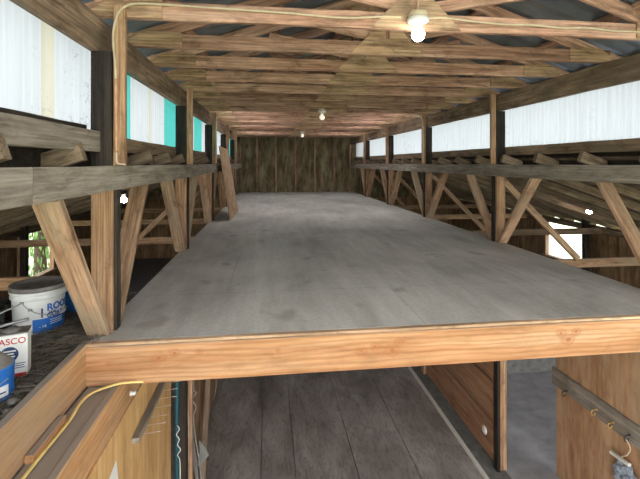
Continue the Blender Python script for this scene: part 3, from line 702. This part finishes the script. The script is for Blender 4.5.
def paper():
    p = Vector((-.764, 2.205, -.555)); t = empty('paper_sign', p, 'white paper corner with blue mark stuck on the plywood partition', 'paper sign')
    e1 = Vector((0, .25, -.97)).normalized(); e2 = Vector((0, -.97, -.25)).normalized()
    def quad(a0, a1, b0, b1, off):
        bm = bmesh.new(); vs = [bm.verts.new(e1*a+e2*b+Vector((off, 0, 0))) for a, b in ((a0, b0), (a1, b0), (a1, b1), (a0, b1))]; bm.faces.new(vs)
        g = bmesh.ops.extrude_face_region(bm, geom=bm.faces[:])
        for v in [e for e in g['geom'] if isinstance(e, bmesh.types.BMVert)]: v.co.x -= .0012
        return mesh('paper', bm)
    link('sheet', quad(0, .24, 0, .17, .0), M['white'], Matrix.Translation(p), t)
    link('printed_mark', quad(.09, .20, .04, .11, .0006), M['blue'], Matrix.Translation(p), t)['label'] = 'blue printed mark'
paper()
o = tube('hose', [(-.725, 3.42, -.06), (-.724, 3.42, -.6), (-.727, 3.42, -1.2), (-.722, 3.42, -2.04)], .015, M['teal'], k=4); tag(o, 'dark teal hose hanging straight down at the plywood partition edge', 'hose')
o = tube('white_string', [(-.718, 3.395, -1.13), (-.700, 3.39, -1.16), (-.722, 3.39, -1.20), (-.700, 3.385, -1.235), (-.712, 3.385, -1.28), (-.690, 3.385, -1.32), (-.712, 3.385, -1.36), (-.696, 3.385, -1.40), (-.692, 3.385, -1.52), (-.695, 3.385, -1.66)], .0035, M['white'], k=5); tag(o, 'thin white string tangled on the teal hose', 'string')
beam('side_post', (-.71, 3.56, ZF), (-.71, 3.56, -.022), .07, .09, M['dark'], up=(0,1,0), label='dark post behind the teal hose', cat='post')
beam('side_board', (-.655, 3.62, ZF), (-.655, 3.62, -.022), .035, .06, M['brace'], up=(0,1,0), label='narrow light upright board beside the dark post behind the hose', cat='board')
bm = bmesh.new()
for k in range(7): add_box(bm, -.02, .005, k*.36, k*.36+.352, 0, 2.0)
tag(link('wall_under_loft', mesh('boards', bm), M['shedwall'], Matrix.Translation((-.69, 3.72, ZF))), kind='structure')
beam('leaning_stick', (-.60, 3.86, ZF), (-.655, 5.2, -.40), .05, .06, M['plate'], label='brown board leaning along the wall under the loft', cat='board')
o = tube('twine', [(-.64, 3.75, -.5), (-.655, 3.75, -1.0), (-.63, 3.75, -1.07), (-.665, 3.75, -1.13), (-.63, 3.75, -1.20), (-.655, 3.75, -1.28), (-.64, 3.75, -1.45), (-.60, 3.75, -1.72), (-.585, 3.75, -2.0)], .007, M['web'], k=6); tag(o, 'dusty grey twine hanging with a knot under the loft', 'twine')
def scrap(name, pts, lab, cat):
    c = Vector(pts[0]); bm = bmesh.new(); n = len(pts)
    a = [bm.verts.new(Vector(p)-c) for p in pts]; b = [bm.verts.new(Vector(p)-c+Vector((0, .004, 0))) for p in pts]
    bm.faces.new(a); bm.faces.new(b[::-1])
    for i in range(n): bm.faces.new((a[i], b[i], b[(i+1)%n], a[(i+1)%n]))
    return tag(link(name, mesh(name, bm), M['web'], Matrix.Translation(c)), lab, cat)
scrap('cobweb_scrap', [(-.625, 3.85, -1.55), (-.57, 3.85, -1.63), (-.535, 3.85, -1.70), (-.60, 3.85, -1.78), (-.635, 3.85, -1.80), (-.615, 3.85, -1.66)], 'grey three cornered scrap of dusty cobweb under the loft', 'cobweb')
scrap('cobweb_strip', [(-.70, 3.80, -1.35), (-.68, 3.80, -1.36), (-.63, 3.80, -1.72), (-.615, 3.80, -1.95), (-.635, 3.80, -1.95), (-.67, 3.80, -1.70)], 'long dusty strip hanging beside the twine', 'cobweb')
o = tube('cobweb_string', [(-.47, 3.9, -.5), (-.475, 3.9, -1.05), (-.49, 3.9, -1.2)], .003, M['web']); tag(o, 'short dusty string hanging under the front beam', 'string')

# ------------------------------------------------------------------ lower right: partition, gate post, board wall with hooks
def partition():
    t = empty('stall_partition', (2.235, 4.7, ZF), 'reddish brown board partition under the loft on the right', 'partition')
    for k in range(5): beam('board', (2.235, 3.88, ZF+.02+.20*(2*k+1)), (2.235, 5.62, ZF+.02+.20*(2*k+1)), .03, .384, M['redboard'], parent=t, chip=.006)
partition()
t = empty('gate_post', (2.27, 3.835, ZF), 'rough two tone post at the end of the board partition', 'post')
beam('post_core', (2.276, 3.83, ZF), (2.276, 3.83, -.23), .075, .10, M['post'], up=(0,1,0), parent=t)
beam('post_face', (2.222, 3.80, ZF), (2.222, 3.80, -.23), .03, .075, M['dark'], up=(0,1,0), parent=t)['label'] = 'dark face of the post'
beam('stall_post', (2.235, 5.69, ZF), (2.235, 5.69, -.022), .09, .10, M['post'], up=(0,1,0), label='farther brown post at the back end of the board partition', cat='post')
lathe('wall_plate_disc', [(0, 0), (.04, 0), (.046, .006), (.03, .018), (0, .022)], (2.218, 4.02, -1.80), M['white'], tag(empty('white_disc', (2.218, 4.02, -1.80), 'small white disc fixed low on the board partition', 'disc')), 20, rot=(0, -math.pi/2, 0))
tag(box('wall_block', 2.30, XR+OUT, 5.5, 5.65, ZF, -1.55, M['block'], bevel=.004), kind='structure')
bm = bmesh.new()
for a, b in ((1.9, 2.50), (2.50, 3.12), (3.12, 3.67)): add_box(bm, 0, .022, a+.001, b-.001, 0, 1.80)
tag(link('wall_stall', mesh('stall_wall', bm), M['door'], Matrix.Translation((2.755, 0, ZF))), kind='structure')
beam('hook_batten', (2.743, 1.9, -1.085), (2.743, 3.70, -1.105), .024, .165, M['grey'], label='weathered batten with hooks on the plywood stall wall', cat='batten')
def hook(y, z, mat, label, r=.022):
    t = empty('cup_hook', (2.731, y, z), label, 'hook', 'hooks on the batten')
    lathe('plate', [(0, 0), (.009, 0), (.009, .003), (0, .004)], (2.731, y, z), mat, t, 12, rot=(0, -math.pi/2, 0))
    pts = [(2.73, y, z), (2.715, y, z)]+[(2.697+.018*math.cos(a), y-.004, z-r+r*math.sin(a)) for a in [math.radians(q) for q in (60, 110, 160, 210, 260, 310, 350)]]
    tube('hook_wire', pts, .0038, mat, t)
hook(3.50, -1.15, M['blackmetal'], 'dark hook at the far end of the batten')
hook(3.15, -1.115, M['brass'], 'farther of the two brass hooks on the batten')
hook(2.98, -1.115, M['brass'], 'nearer of the two brass hooks on the batten')
hook(2.83, -1.12, M['blackmetal'], 'dark hook holding the white hanger')
def hanger():
    t = empty('cloth_hanger', (2.70, 2.84, -1.17), 'white hanger with crumpled grey cloth hanging from the nearest hook', 'hanger')
    tube('loop', [(2.70, 2.83, -1.152), (2.705, 2.80, -1.20), (2.70, 2.82, -1.26), (2.70, 2.86, -1.30), (2.70, 2.88, -1.33)], .005, M['cable'], t)
    beam('bar', (2.70, 2.97, -1.345), (2.70, 2.80, -1.325), .028, .022, M['white'], parent=t)
    bm = bmesh.new(); r2 = random.Random(4); bmesh.ops.create_icosphere(bm, subdivisions=4, radius=1)
    for v in bm.verts:
        n = 1+.16*math.sin(9*v.co.x+7*v.co.y)+.13*math.sin(11*v.co.z+5*v.co.y+1)+r2.uniform(-.05, .05)
        v.co = Vector((v.co.x*.035*n, v.co.y*.09*n, v.co.z*.11*n))
    link('cloth', mesh('cloth', bm), M['cloth'], Matrix.Translation((2.70, 2.84, -1.455)), t)['label'] = 'crumpled grey cloth'
hanger()

# ------------------------------------------------------------------ outdoors behind the left window
def tree(x, y, h, seed, label):
    t = empty('conifer', (x, y, ZF-.07), label, 'tree', 'trees outside the left window'); rnd = random.Random(seed)
    lathe('trunk', [(0, 0), (.16, 0), (.12, h*.4), (.03, h), (0, h)], (x, y, ZF-.07), M['bark'], t, 12)
    bm = bmesh.new()
    for i in range(2600):
        f = rnd.random()**.8; z = .25+f*h*.95; R = (1-f)*1.5+.15; a = rnd.uniform(0, 6.28); r = R*rnd.uniform(.3, 1)
        p = Vector((r*math.cos(a), r*math.sin(a), z-r*.35)); l = rnd.uniform(.10, .26); wd = rnd.uniform(.012, .03)
        d = Vector((math.cos(a)*.4, math.sin(a)*.4, -1)).normalized()*l; u = Vector((-math.sin(a), math.cos(a), rnd.uniform(-.4, .4)))*wd
        vs = [bm.verts.new(q) for q in (p-u*.4, p+u*.4, p+d*.6+u, p+d, p+d*.6-u)]; bm.faces.new(vs)
    link('foliage', mesh('foliage', bm), M['leaf'], Matrix.Translation((x, y, ZF-.07)), t)
tree(-5.9, 11.6, 4.5, 1, 'drooping green conifer outside the left shed window, nearer')
tree(-8.2, 14.8, 5.5, 2, 'drooping green conifer outside the left shed window, farther')
